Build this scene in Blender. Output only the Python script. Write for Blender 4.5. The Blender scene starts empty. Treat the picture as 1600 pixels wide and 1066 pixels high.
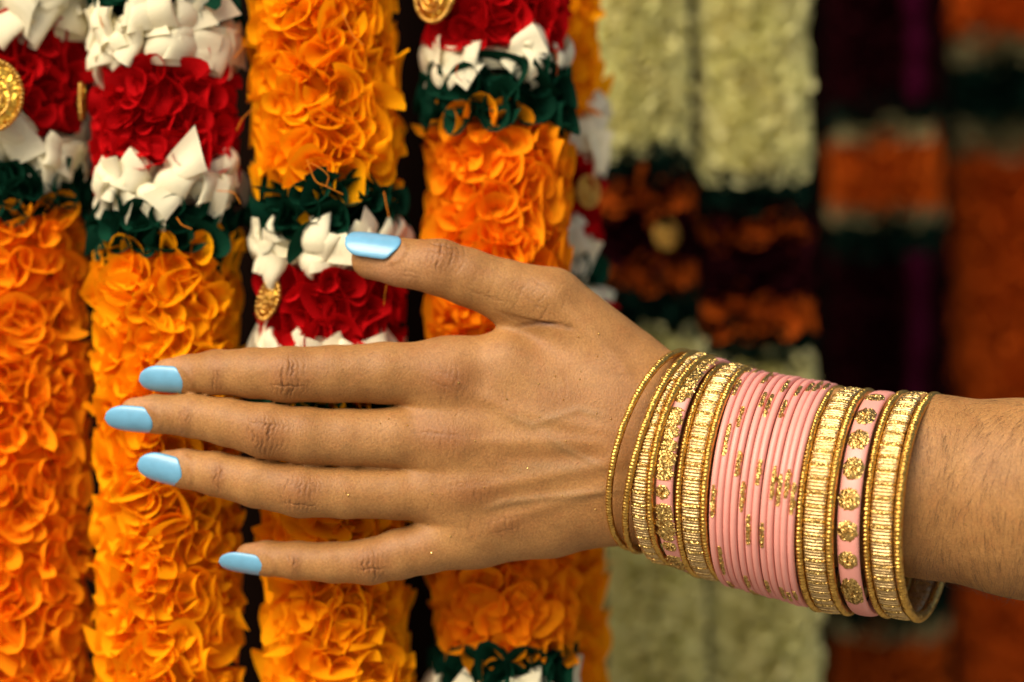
import bpy, math, random
import numpy as np
from mathutils import Vector, Matrix

# ------------------------------------------------------------------ camera, sky, sun, exposure
sc = bpy.context.scene
LENS = 70.0
DP = LENS / 36.0 * 1600.0          # distance of the hand plane, in units of 0.2 mm
S = 0.0002                         # metres per unit
rng = random.Random(7)
nrg = np.random.RandomState(7)

cam_d = bpy.data.cameras.new("camera")
cam_d.lens = LENS
cam_d.sensor_width = 36.0
cam_d.clip_start = 0.05
cam_d.clip_end = 50.0
cam_d.dof.use_dof = True
cam_d.dof.focus_distance = (DP - 115) * S
cam_d.dof.aperture_fstop = 3.6
cam = bpy.data.objects.new("camera", cam_d)
sc.collection.objects.link(cam)
cam.rotation_euler = (math.radians(90), 0, 0)
sc.camera = cam

SUN_EL, SUN_AZ = 42.0, -146.0      # azimuth from +Y (view direction), clockwise: behind the camera, to the left
world = bpy.data.worlds.new("World")
sc.world = world
world.use_nodes = True
wn = world.node_tree
wn.nodes.clear()
sky = wn.nodes.new("ShaderNodeTexSky")
sky.sky_type = 'NISHITA'
sky.sun_disc = False
sky.sun_elevation = math.radians(SUN_EL)
sky.sun_rotation = math.radians(SUN_AZ)
sky.air_density = 1.0
sky.dust_density = 5.0
sky.ozone_density = 0.6
bg = wn.nodes.new("ShaderNodeBackground")
bg.inputs["Strength"].default_value = 0.06
wo = wn.nodes.new("ShaderNodeOutputWorld")
wn.links.new(sky.outputs[0], bg.inputs[0])
wn.links.new(bg.outputs[0], wo.inputs[0])

sun_d = bpy.data.lights.new("sun", 'SUN')
sun_d.energy = 1.5
sun_d.angle = math.radians(42)
sun_d.color = (1.0, 0.89, 0.73)
sun = bpy.data.objects.new("sun", sun_d)
sc.collection.objects.link(sun)
_el, _az = math.radians(SUN_EL), math.radians(SUN_AZ)
_to_sun = Vector((math.sin(_az) * math.cos(_el), math.cos(_az) * math.cos(_el), math.sin(_el)))
sun.rotation_euler = (-_to_sun).to_track_quat('-Z', 'Y').to_euler()

sc.view_settings.view_transform = 'Standard'
sc.view_settings.look = 'None'
sc.view_settings.gamma = 1.0
sc.view_settings.exposure = 1.2

# ------------------------------------------------------------------ helpers
col = sc.collection


def tag(o, label=None, cat=None, group=None, kind=None):
    if label: o["label"] = label
    if cat: o["category"] = cat
    if group: o["group"] = group
    if kind: o["kind"] = kind
    return o


def H(px, py, z):
    """picture point (1600 wide) at height z above the hand plane -> hand units (right, down, towards the viewer)"""
    k = 1.0 - z / DP
    return np.array([(px - 800.0) * k, (py - 533.0) * k, z], dtype=float)


def h2w(v):
    v = np.asarray(v, dtype=float)
    return np.stack([v[..., 0] * S, (DP - v[..., 2]) * S, -v[..., 1] * S], -1)


def project(v):
    v = np.asarray(v, dtype=float)
    k = DP / (DP - v[..., 2])
    return v[..., 0] * k + 800.0, v[..., 1] * k + 533.0


def mesh_np(name, verts, faces, mats, smooth=True, mat_idx=None):
    """faces: list of (n, k) int arrays or one such array"""
    me = bpy.data.meshes.new(name)
    verts = np.ascontiguousarray(verts, dtype=np.float32)
    if not isinstance(faces, list): faces = [faces]
    faces = [np.asarray(f, dtype=np.int32) for f in faces if len(f)]
    me.vertices.add(len(verts))
    me.vertices.foreach_set("co", verts.ravel())
    nl = sum(f.size for f in faces)
    npoly = sum(len(f) for f in faces)
    me.loops.add(nl)
    me.polygons.add(npoly)
    me.loops.foreach_set("vertex_index", np.concatenate([f.ravel() for f in faces]).astype(np.int32))
    tot = np.concatenate([np.full(len(f), f.shape[1], np.int32) for f in faces])
    st = np.concatenate([[0], np.cumsum(tot)[:-1]]).astype(np.int32)
    me.polygons.foreach_set("loop_start", st)
    me.polygons.foreach_set("use_smooth", np.full(npoly, smooth, dtype=bool))
    for m in (mats if isinstance(mats, (list, tuple)) else [mats]):
        me.materials.append(m)
    if mat_idx is not None:
        me.polygons.foreach_set("material_index", np.asarray(mat_idx, dtype=np.int32))
    me.update(calc_edges=True)
    me.validate()
    return me


def add(name, me, parent=None, loc=None):
    o = bpy.data.objects.new(name, me)
    col.objects.link(o)
    if parent is not None: o.parent = parent
    if loc is not None: o.location = loc
    return o


class Bag:
    """collects pieces into one mesh"""
    def __init__(self):
        self.v, self.q, self.t, self.n = [], [], [], 0

    def put(self, v, q=None, t=None):
        v = np.asarray(v, float)
        if q is not None and len(q): self.q.append(np.asarray(q) + self.n)
        if t is not None and len(t): self.t.append(np.asarray(t) + self.n)
        self.v.append(v)
        self.n += len(v)

    def mesh(self, name, mats, smooth=True):
        f = []
        if self.q: f.append(np.concatenate(self.q))
        if self.t: f.append(np.concatenate(self.t))
        return mesh_np(name, np.concatenate(self.v), f, mats, smooth)


def grid_faces(nu, nv, wrap_u=False, wrap_v=False):
    """vertex (i, j) at i*nv + j"""
    I = np.arange(nu if wrap_u else nu - 1)
    J = np.arange(nv if wrap_v else nv - 1)
    i, j = np.meshgrid(I, J, indexing='ij')
    i2, j2 = (i + 1) % nu, (j + 1) % nv
    return np.stack([i * nv + j, i2 * nv + j, i2 * nv + j2, i * nv + j2], -1).reshape(-1, 4)


def tube(pts, rad, ns=5):
    """polyline (hand or world coordinates) -> verts, quads"""
    pts = np.asarray(pts, float)
    n = len(pts)
    rad = np.broadcast_to(np.asarray(rad, float), (n,))
    tg = np.gradient(pts, axis=0)
    tg /= np.linalg.norm(tg, axis=1, keepdims=True) + 1e-12
    ref = np.array([0.31, 0.52, 0.79])
    a = np.cross(tg, ref); a /= np.linalg.norm(a, axis=1, keepdims=True) + 1e-12
    b = np.cross(tg, a)
    an = np.linspace(0, 2 * math.pi, ns, endpoint=False)
    v = pts[:, None] + rad[:, None, None] * (np.cos(an)[None, :, None] * a[:, None] + np.sin(an)[None, :, None] * b[:, None])
    return v.reshape(-1, 3), grid_faces(n, ns, wrap_v=True)


# ------------------------------------------------------------------ materials
def new_mat(name):
    m = bpy.data.materials.new(name)
    m.use_nodes = True
    nt = m.node_tree
    nt.nodes.clear()
    out = nt.nodes.new("ShaderNodeOutputMaterial")
    return m, nt, out


def N(nt, kind, **kw):
    n = nt.nodes.new(kind)
    for k, v in kw.items():
        if k in n.inputs.keys() if isinstance(k, str) else False:
            n.inputs[k].default_value = v
        else:
            setattr(n, k, v)
    return n


def rgb(c): return (c[0], c[1], c[2], 1.0)


def fabric(name, c, trans=0.4, var=0.12, weave=1.0, rough=0.75, sheen=0.0, hue=0.0, tcol=None, spec=0.03):
    m, nt, out = new_mat(name)
    L = nt.links.new
    info = N(nt, "ShaderNodeObjectInfo")
    tex = N(nt, "ShaderNodeTexCoord")
    noi = N(nt, "ShaderNodeTexNoise"); noi.inputs["Scale"].default_value = 60.0; noi.inputs["Detail"].default_value = 3.0
    L(tex.outputs["Object"], noi.inputs["Vector"])
    mul = N(nt, "ShaderNodeMath", operation='MULTIPLY_ADD'); mul.inputs[1].default_value = 2 * var; mul.inputs[2].default_value = 1.0 - var
    L(info.outputs["Random"], mul.inputs[0])
    hsv = N(nt, "ShaderNodeHueSaturation"); hsv.inputs["Color"].default_value = rgb(c)
    L(mul.outputs[0], hsv.inputs["Value"])
    hm = N(nt, "ShaderNodeMath", operation='MULTIPLY_ADD'); hm.inputs[1].default_value = hue; hm.inputs[2].default_value = 0.5 - hue * 0.5
    L(noi.outputs["Fac"], hm.inputs[0]); L(hm.outputs[0], hsv.inputs["Hue"])
    wv = N(nt, "ShaderNodeTexNoise"); wv.inputs["Scale"].default_value = 0.6 / S * 0.5; wv.inputs["Detail"].default_value = 2.0
    L(tex.outputs["Object"], wv.inputs["Vector"])
    bp = N(nt, "ShaderNodeBump"); bp.inputs["Strength"].default_value = 0.25 * weave; bp.inputs["Distance"].default_value = 0.0002
    L(wv.outputs["Fac"], bp.inputs["Height"])
    p = N(nt, "ShaderNodeBsdfPrincipled"); p.inputs["Roughness"].default_value = rough
    p.inputs["Specular IOR Level"].default_value = spec
    L(hsv.outputs[0], p.inputs["Base Color"]); L(bp.outputs[0], p.inputs["Normal"])
    tr = N(nt, "ShaderNodeBsdfTranslucent")
    if tcol is None:
        L(hsv.outputs[0], tr.inputs["Color"])
    else:
        tr.inputs["Color"].default_value = rgb(tcol)
    mx = N(nt, "ShaderNodeMixShader"); mx.inputs[0].default_value = trans
    L(p.outputs[0], mx.inputs[1]); L(tr.outputs[0], mx.inputs[2]); L(mx.outputs[0], out.inputs["Surface"])
    return m


def gold(name, c=(0.83, 0.56, 0.17), rough=0.28, grain=0.0, cell=0.0006, wear=0.15):
    """metal; grain > 0 tilts each grain of glitter its own way"""
    m, nt, out = new_mat(name)
    L = nt.links.new
    tex = N(nt, "ShaderNodeTexCoord")
    p = N(nt, "ShaderNodeBsdfPrincipled")
    p.inputs["Metallic"].default_value = 1.0
    p.inputs["Roughness"].default_value = rough
    noi = N(nt, "ShaderNodeTexNoise"); noi.inputs["Scale"].default_value = 900.0; noi.inputs["Detail"].default_value = 3.0
    L(tex.outputs["Object"], noi.inputs["Vector"])
    mixc = N(nt, "ShaderNodeMix", data_type='RGBA')
    mixc.inputs["A"].default_value = rgb(c); mixc.inputs["B"].default_value = rgb((c[0] * 0.55, c[1] * 0.42, c[2] * 0.3))
    ramp = N(nt, "ShaderNodeMapRange"); ramp.inputs["From Min"].default_value = 0.52; ramp.inputs["From Max"].default_value = 0.72; ramp.inputs["To Max"].default_value = wear * 4
    L(noi.outputs["Fac"], ramp.inputs["Value"]); L(ramp.outputs[0], mixc.inputs["Factor"])
    L(mixc.outputs["Result"], p.inputs["Base Color"])
    if grain > 0:
        vo = N(nt, "ShaderNodeTexVoronoi"); vo.inputs["Scale"].default_value = 1.0 / cell
        L(tex.outputs["Object"], vo.inputs["Vector"])
        sub = N(nt, "ShaderNodeVectorMath", operation='SUBTRACT'); sub.inputs[1].default_value = (0.5, 0.5, 0.5)
        L(vo.outputs["Color"], sub.inputs[0])
        sca = N(nt, "ShaderNodeVectorMath", operation='SCALE'); sca.inputs["Scale"].default_value = grain
        L(sub.outputs[0], sca.inputs[0])
        geo = N(nt, "ShaderNodeNewGeometry")
        ad = N(nt, "ShaderNodeVectorMath", operation='ADD'); L(geo.outputs["Normal"], ad.inputs[0]); L(sca.outputs[0], ad.inputs[1])
        no = N(nt, "ShaderNodeVectorMath", operation='NORMALIZE'); L(ad.outputs[0], no.inputs[0])
        L(no.outputs[0], p.inputs["Normal"])
    else:
        bp = N(nt, "ShaderNodeBump"); bp.inputs["Strength"].default_value = 0.35; bp.inputs["Distance"].default_value = 0.0002
        L(noi.outputs["Fac"], bp.inputs["Height"]); L(bp.outputs[0], p.inputs["Normal"])
    L(p.outputs[0], out.inputs["Surface"])
    return m


def enamel(name, c, rough=0.3, coat=0.0, bump=0.1, scale=500.0, spec=0.5, sss=0.0, vary=0.14):
    m, nt, out = new_mat(name)
    L = nt.links.new
    tex = N(nt, "ShaderNodeTexCoord")
    noi = N(nt, "ShaderNodeTexNoise"); noi.inputs["Scale"].default_value = scale; noi.inputs["Detail"].default_value = 3.0
    L(tex.outputs["Object"], noi.inputs["Vector"])
    p = N(nt, "ShaderNodeBsdfPrincipled")
    p.inputs["Roughness"].default_value = rough
    p.inputs["Specular IOR Level"].default_value = spec
    p.inputs["Coat Weight"].default_value = coat
    p.inputs["Coat Roughness"].default_value = 0.08
    if sss:
        p.inputs["Subsurface Weight"].default_value = sss; p.inputs["Subsurface Scale"].default_value = 0.001
    mixc = N(nt, "ShaderNodeMix", data_type='RGBA')
    mixc.inputs["A"].default_value = rgb(c); mixc.inputs["B"].default_value = rgb([x * (1 - vary) for x in c])
    L(noi.outputs["Fac"], mixc.inputs["Factor"]); L(mixc.outputs["Result"], p.inputs["Base Color"])
    bp = N(nt, "ShaderNodeBump"); bp.inputs["Strength"].default_value = bump; bp.inputs["Distance"].default_value = 0.0003
    L(noi.outputs["Fac"], bp.inputs["Height"]); L(bp.outputs[0], p.inputs["Normal"]); L(bp.outputs[0], p.inputs["Coat Normal"])
    L(p.outputs[0], out.inputs["Surface"])
    return m


def skin_mat():
    m, nt, out = new_mat("skin")
    L = nt.links.new
    tex = N(nt, "ShaderNodeTexCoord")
    a_red = N(nt, "ShaderNodeAttribute", attribute_name="flush")
    a_cr = N(nt, "ShaderNodeAttribute", attribute_name="crease")
    a_pal = N(nt, "ShaderNodeAttribute", attribute_name="pale")
    n1 = N(nt, "ShaderNodeTexNoise"); n1.inputs["Scale"].default_value = 70.0; n1.inputs["Detail"].default_value = 6.0; n1.inputs["Roughness"].default_value = 0.6
    n2 = N(nt, "ShaderNodeTexNoise"); n2.inputs["Scale"].default_value = 1500.0; n2.inputs["Detail"].default_value = 3.0
    vo = N(nt, "ShaderNodeTexVoronoi", feature='DISTANCE_TO_EDGE'); vo.inputs["Scale"].default_value = 900.0
    mp = N(nt, "ShaderNodeMapping"); mp.inputs["Scale"].default_value = (1.5, 1.0, 0.75); mp.inputs["Rotation"].default_value = (0.2, 0.5, 0.3)
    for n in (n1, n2): L(tex.outputs["Object"], n.inputs["Vector"])
    L(tex.outputs["Object"], mp.inputs["Vector"]); L(mp.outputs[0], vo.inputs["Vector"])
    c0 = N(nt, "ShaderNodeMix", data_type='RGBA')
    c0.inputs["A"].default_value = rgb((0.40, 0.196, 0.058)); c0.inputs["B"].default_value = rgb((0.29, 0.130, 0.034))
    mr = N(nt, "ShaderNodeMapRange"); mr.inputs["From Min"].default_value = 0.32; mr.inputs["From Max"].default_value = 0.68
    L(n1.outputs["Fac"], mr.inputs["Value"]); L(mr.outputs[0], c0.inputs["Factor"])
    cp = N(nt, "ShaderNodeMix", data_type='RGBA'); cp.inputs["B"].default_value = rgb((0.50, 0.255, 0.120))
    L(c0.outputs["Result"], cp.inputs["A"]); L(a_pal.outputs["Fac"], cp.inputs["Factor"])
    c1 = N(nt, "ShaderNodeMix", data_type='RGBA'); c1.inputs["B"].default_value = rgb((0.25, 0.094, 0.024))
    L(cp.outputs["Result"], c1.inputs["A"]); L(a_red.outputs["Fac"], c1.inputs["Factor"])
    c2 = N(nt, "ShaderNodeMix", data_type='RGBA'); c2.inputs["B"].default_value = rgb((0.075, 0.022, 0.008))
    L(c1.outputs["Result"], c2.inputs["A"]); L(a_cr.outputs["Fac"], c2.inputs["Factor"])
    a_v = N(nt, "ShaderNodeAttribute", attribute_name="vein")
    cv = N(nt, "ShaderNodeMix", data_type='RGBA'); cv.inputs["B"].default_value = rgb((0.24, 0.165, 0.075))
    L(c2.outputs["Result"], cv.inputs["A"]); L(a_v.outputs["Fac"], cv.inputs["Factor"])
    n3 = N(nt, "ShaderNodeTexNoise"); n3.inputs["Scale"].default_value = 260.0; n3.inputs["Detail"].default_value = 4.0
    L(tex.outputs["Object"], n3.inputs["Vector"])
    cm = N(nt, "ShaderNodeMix", data_type='RGBA'); cm.inputs["B"].default_value = rgb((0.33, 0.130, 0.036))
    g3 = N(nt, "ShaderNodeMapRange"); g3.inputs["From Min"].default_value = 0.48; g3.inputs["From Max"].default_value = 0.72; g3.inputs["To Max"].default_value = 0.38
    L(n3.outputs["Fac"], g3.inputs["Value"]); L(cv.outputs["Result"], cm.inputs["A"]); L(g3.outputs[0], cm.inputs["Factor"])
    # fine mottling of the pores
    c3 = N(nt, "ShaderNodeMix", data_type='RGBA', blend_type='MULTIPLY'); c3.inputs["Factor"].default_value = 1.0
    g = N(nt, "ShaderNodeMapRange"); g.inputs["From Min"].default_value = 0.35; g.inputs["From Max"].default_value = 0.65; g.inputs["To Min"].default_value = 0.83; g.inputs["To Max"].default_value = 1.10
    L(n2.outputs["Fac"], g.inputs["Value"])
    L(cm.outputs["Result"], c3.inputs["A"]); L(g.outputs[0], c3.inputs["B"])
    p = N(nt, "ShaderNodeBsdfPrincipled")
    L(c3.outputs["Result"], p.inputs["Base Color"])
    p.inputs["Roughness"].default_value = 0.55
    p.inputs["Specular IOR Level"].default_value = 0.36
    p.inputs["Subsurface Weight"].default_value = 0.12
    p.inputs["Subsurface Radius"].default_value = (1.0, 0.35, 0.15)
    p.inputs["Subsurface Scale"].default_value = 0.0022
    b1 = N(nt, "ShaderNodeBump"); b1.inputs["Strength"].default_value = 0.8; b1.inputs["Distance"].default_value = 0.00012
    L(vo.outputs["Distance"], b1.inputs["Height"])
    b2 = N(nt, "ShaderNodeBump"); b2.inputs["Strength"].default_value = 0.7; b2.inputs["Distance"].default_value = 0.00014
    L(n2.outputs["Fac"], b2.inputs["Height"]); L(b1.outputs[0], b2.inputs["Normal"])
    L(b2.outputs[0], p.inputs["Normal"])
    L(p.outputs[0], out.inputs["Surface"])
    return m


M = {}
M["orange"] = fabric("orange_fabric", (0.98, 0.395, 0.005), 0.32, 0.05, hue=0.02, spec=0.0, rough=0.95)
M["tangerine"] = fabric("tangerine_fabric", (0.97, 0.32, 0.007), 0.32, 0.05, hue=0.02, spec=0.0, rough=0.95)
M["red"] = fabric("red_fabric", (0.50, 0.004, 0.006), 0.3, 0.2)
M["white"] = fabric("cream_fabric", (0.86, 0.79, 0.54), 0.25, 0.08)
M["green"] = fabric("bottle_green_fabric", (0.004, 0.036, 0.018), 0.25, 0.3)
M["pale"] = fabric("pale_lime_fabric", (0.80, 0.76, 0.36), 0.4, 0.1, hue=0.03)
M["shaded_green"] = fabric("shaded_green_fabric", (0.003, 0.014, 0.009), 0.2, 0.3, spec=0.02)  # green darkened: shade on the far garlands is put into the colour
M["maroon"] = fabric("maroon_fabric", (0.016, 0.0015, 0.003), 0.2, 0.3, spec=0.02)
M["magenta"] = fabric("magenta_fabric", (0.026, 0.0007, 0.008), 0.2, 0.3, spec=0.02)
M["rust"] = fabric("rust_fabric", (0.42, 0.075, 0.006), 0.3, 0.25)  # albedo lowered to stand for the weaker light on the far garlands
M["shaded_cream"] = fabric("shaded_cream_fabric", (0.28, 0.24, 0.11), 0.3, 0.2)  # dimmed cream, with the far garlands' shade painted into it
M["ember"] = fabric("ember_fabric", (0.52, 0.085, 0.007), 0.3, 0.2)  # red-orange, its albedo lowered for the dim light at the far right
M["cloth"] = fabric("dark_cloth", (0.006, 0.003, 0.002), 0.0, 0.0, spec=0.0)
M["gold"] = gold("gold_metal")
M["gold_bead"] = gold("gold_beading", (0.66, 0.39, 0.085), 0.36, 0.45, 0.0009)
M["gold_glitter"] = gold("gold_glitter", (0.68, 0.45, 0.14), 0.34, 1.2, 0.00038)
M["gold_rib"] = gold("pale_gold_winding", (0.62, 0.425, 0.185), 0.38, 0.35, 0.0005)
M["zari"] = gold("gold_thread", (0.72, 0.43, 0.06), 0.38, 0.9, 0.0008)
M["pink"] = enamel("pink_enamel", (0.80, 0.33, 0.26), 0.46, 0.05, 0.06, 300.0)
M["polish"] = enamel("sky_blue_polish", (0.165, 0.44, 0.64), 0.32, 0.25, 0.25, 260.0, vary=0.3)
M["hair"] = enamel("dark_hair", (0.09, 0.045, 0.02), 0.5)
M["thread"] = fabric("orange_thread", (0.75, 0.25, 0.02), 0.3, 0.1)
M["red_thread"] = fabric("rust_thread", (0.5, 0.08, 0.02), 0.3, 0.1)
M["skin"] = skin_mat()


# ------------------------------------------------------------------ backdrop behind the garlands
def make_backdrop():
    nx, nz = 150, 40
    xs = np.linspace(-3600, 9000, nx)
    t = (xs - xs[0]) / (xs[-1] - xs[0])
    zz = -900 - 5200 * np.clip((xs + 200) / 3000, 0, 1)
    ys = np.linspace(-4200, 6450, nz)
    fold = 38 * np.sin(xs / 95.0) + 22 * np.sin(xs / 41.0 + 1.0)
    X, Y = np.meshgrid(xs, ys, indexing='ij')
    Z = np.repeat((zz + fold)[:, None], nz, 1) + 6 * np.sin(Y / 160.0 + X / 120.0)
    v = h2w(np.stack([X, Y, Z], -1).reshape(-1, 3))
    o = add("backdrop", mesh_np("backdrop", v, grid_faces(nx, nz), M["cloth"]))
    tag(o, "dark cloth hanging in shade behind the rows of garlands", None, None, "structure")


make_backdrop()


def make_ground():  # unseen sheet, added to bounce light up onto the hand and gold
    m, nt, out = new_mat("bounce_ground")
    L = nt.links.new
    tex = N(nt, "ShaderNodeTexCoord")
    noi = N(nt, "ShaderNodeTexNoise"); noi.inputs["Scale"].default_value = 3.0; noi.inputs["Detail"].default_value = 8.0
    L(tex.outputs["Object"], noi.inputs["Vector"])
    mx = N(nt, "ShaderNodeMix", data_type='RGBA'); mx.inputs["A"].default_value = rgb((0.24, 0.22, 0.18)); mx.inputs["B"].default_value = rgb((0.33, 0.30, 0.26))
    L(noi.outputs["Fac"], mx.inputs["Factor"])
    p = N(nt, "ShaderNodeBsdfPrincipled"); p.inputs["Roughness"].default_value = 0.85
    L(mx.outputs["Result"], p.inputs["Base Color"]); L(p.outputs[0], out.inputs["Surface"])
    n = 21
    g = np.linspace(-30, 30, n)
    X, Y = np.meshgrid(g, g, indexing='ij')
    v = np.stack([X, Y, np.full_like(X, -1.3)], -1).reshape(-1, 3)
    o = add("ground", mesh_np("ground", v, grid_faces(n, n), m))
    tag(o, "unseen ground below the garlands, added to bounce light upward", None, None, "structure")


make_ground()


# ------------------------------------------------------------------ garlands of gathered ribbon
def petal_mesh(kind, r, E=17, R=4):
    E = 31 if kind == 5 else E
    """one gathered loop of ribbon: pinched at the origin, opening along +Y; about one unit across, one unit long"""
    e = np.linspace(0, 1, E)
    ph, ph2 = r.uniform(0, 6.28), r.uniform(0, 6.28)
    if kind == 0:      # funnel
        span = r.uniform(1.6, 2.2) * math.pi
        a = ph + span * e
        rad = (0.40 + 0.16 * e) * (1 + 0.22 * np.cos(2 * a + ph2))
        ex, ez = rad * np.cos(a), rad * np.sin(a) * r.uniform(0.75, 1.1)
    elif kind == 5:    # gathered strip: a serpentine of two or three loops
        n_l = r.uniform(0.85, 1.3)
        w_ = 2 * math.pi * n_l
        ex = (e - 0.5) * 1.5 + r.uniform(0.22, 0.36) * np.sin(2 * w_ * e + ph2)
        ez = r.uniform(0.42, 0.60) * np.sin(w_ * e + ph) + r.uniform(-0.25, 0.25) * (e - 0.5)
    elif kind == 1 or kind == 4:    # folded wave
        x = (e - 0.5) * 1.35
        ex, ez = x, 0.36 * np.sin(e * math.pi * r.uniform(1.5, 2.3) + ph) * (0.6 + 0.6 * e)
        c, s_ = math.cos(ph2), math.sin(ph2)
        ex, ez = ex * c - ez * s_, ex * s_ + ez * c
    elif kind == 2:    # arch with flared ends
        a = (e - 0.5) * math.pi * r.uniform(1.05, 1.4)
        ex, ez = 0.55 * np.sin(a) * (1 + 0.5 * np.abs(e - 0.5)), 0.5 * np.cos(a) - 0.15
        c, s_ = math.cos(ph2), math.sin(ph2)
        ex, ez = ex * c - ez * s_, ex * s_ + ez * c
    else:              # tight curl with a loose tail
        span = 2.5 * math.pi
        a = ph + span * e
        rad = 0.22 + 0.48 * e ** 1.5
        ex, ez = rad * np.cos(a), rad * np.sin(a)
    out = 1.0 + 0.05 * np.sin(e * 6.0 + ph) + r.uniform(-0.08, 0.08) * ex * 2 + r.uniform(-0.08, 0.08) * ez * 2
    if r.random() < 0.10:   # the cut corner of the ribbon
        k = r.choice([0, E - 1])
        w = np.exp(-((np.arange(E) - k) / 2.2) ** 2)
        out += 0.12 * w
    q = np.linspace(0, 1, R)
    flare = (0.42 + 0.58 * q ** r.uniform(0.8, 1.3)) if kind == 5 else 0.38 + 0.62 * q if kind in (1, 2) else 0.20 + 0.80 * q ** r.uniform(0.9, 1.5)
    bow = r.uniform(-0.12, 0.12)
    X = ex[:, None] * flare[None]
    Z = ez[:, None] * flare[None] + bow * np.sin(q * math.pi)[None]
    Y = out[:, None] * q[None] ** 0.9
    cr = 0.010 * np.sin(e * r.uniform(18, 30) + ph)[:, None] * q[None]
    v = np.stack([X + cr, Y, Z - cr], -1).reshape(-1, 3)
    return v, grid_faces(E, R)


PET = []
_pr = random.Random(21)
KINDS = [0, 5, 0, 5, 2, 0, 0, 5, 0, 1]
for i in range(40):
    PET.append(petal_mesh(KINDS[i % 10], _pr))


def bow_mesh(r, loop):
    """a satin ribbon end or loop that leaves the middle, lies over and shows its broad face"""
    n, m = 15, 6
    if loop:
        P = np.array([(0.05, 0.45), (0.10, 0.85), (0.45, 1.06), (0.88, 0.98), (1.02, 0.80), (0.85, 0.64), (0.45, 0.60), (0.15, 0.50)])
    else:
        P = np.array([(0.05, 0.45), (0.08, 0.80), (0.32, 1.02), (0.70, 1.03), (1.05, 0.90 + r.uniform(-0.1, 0.15))])
    t = np.linspace(0, len(P) - 1, n)
    X = np.interp(t, np.arange(len(P)), P[:, 0]); Y = np.interp(t, np.arange(len(P)), P[:, 1])
    for _ in range(2):
        X[1:-1] = (X[:-2] + 2 * X[1:-1] + X[2:]) / 4; Y[1:-1] = (Y[:-2] + 2 * Y[1:-1] + Y[2:]) / 4
    u = np.linspace(0, 1, n)
    w = np.linspace(-1, 1, m)
    half = (0.16 + 0.34 * np.clip(np.sin(np.clip(u * 1.25, 0, 1) * math.pi * 0.62), 0, 1)) * r.uniform(0.85, 1.2)
    if not loop: half = 0.14 + 0.36 * u
    cut = r.uniform(-0.18, 0.18)
    fold = r.uniform(0.06, 0.20)
    ph = r.uniform(0, 6.28)
    V = np.zeros((n, m, 3))
    V[..., 0] = X[:, None] + (cut * w[None] * u[:, None] ** 2 if not loop else 0.05 * w[None] * np.sin(u * 3)[:, None])
    V[..., 1] = Y[:, None] + fold * np.cos(w * 2.6 + ph)[None] * np.sin(u * math.pi * 0.8)[:, None] - 0.10 * (w ** 2)[None]
    V[..., 2] = half[:, None] * w[None] + r.uniform(-0.15, 0.15) * (u ** 2)[:, None]
    return V.reshape(-1, 3), grid_faces(n, m)


for i in range(10):
    PET.append(bow_mesh(_pr, i % 10 < 6))
SOFT = list(range(40, 50))
GATHERED = [i for i in range(40) if KINDS[i % 10] in (0, 5)]
CONES = [i for i in range(40) if KINDS[i % 10] == 0]
PET_ME = {}


def petal_data(mat, i):
    key = (mat, i)
    if key not in PET_ME:
        PET_ME[key] = mesh_np("petal", PET[i][0], PET[i][1], M[mat])
    return PET_ME[key]


HAND_BOX = [(230, 545, 640, 905), (600, 400, 1050, 860), (1000, 560, 1600, 950)]


def behind_hand(px, py):
    return any(x0 < px < x1 and y0 < py < y1 for x0, y0, x1, y1 in HAND_BOX)


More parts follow.
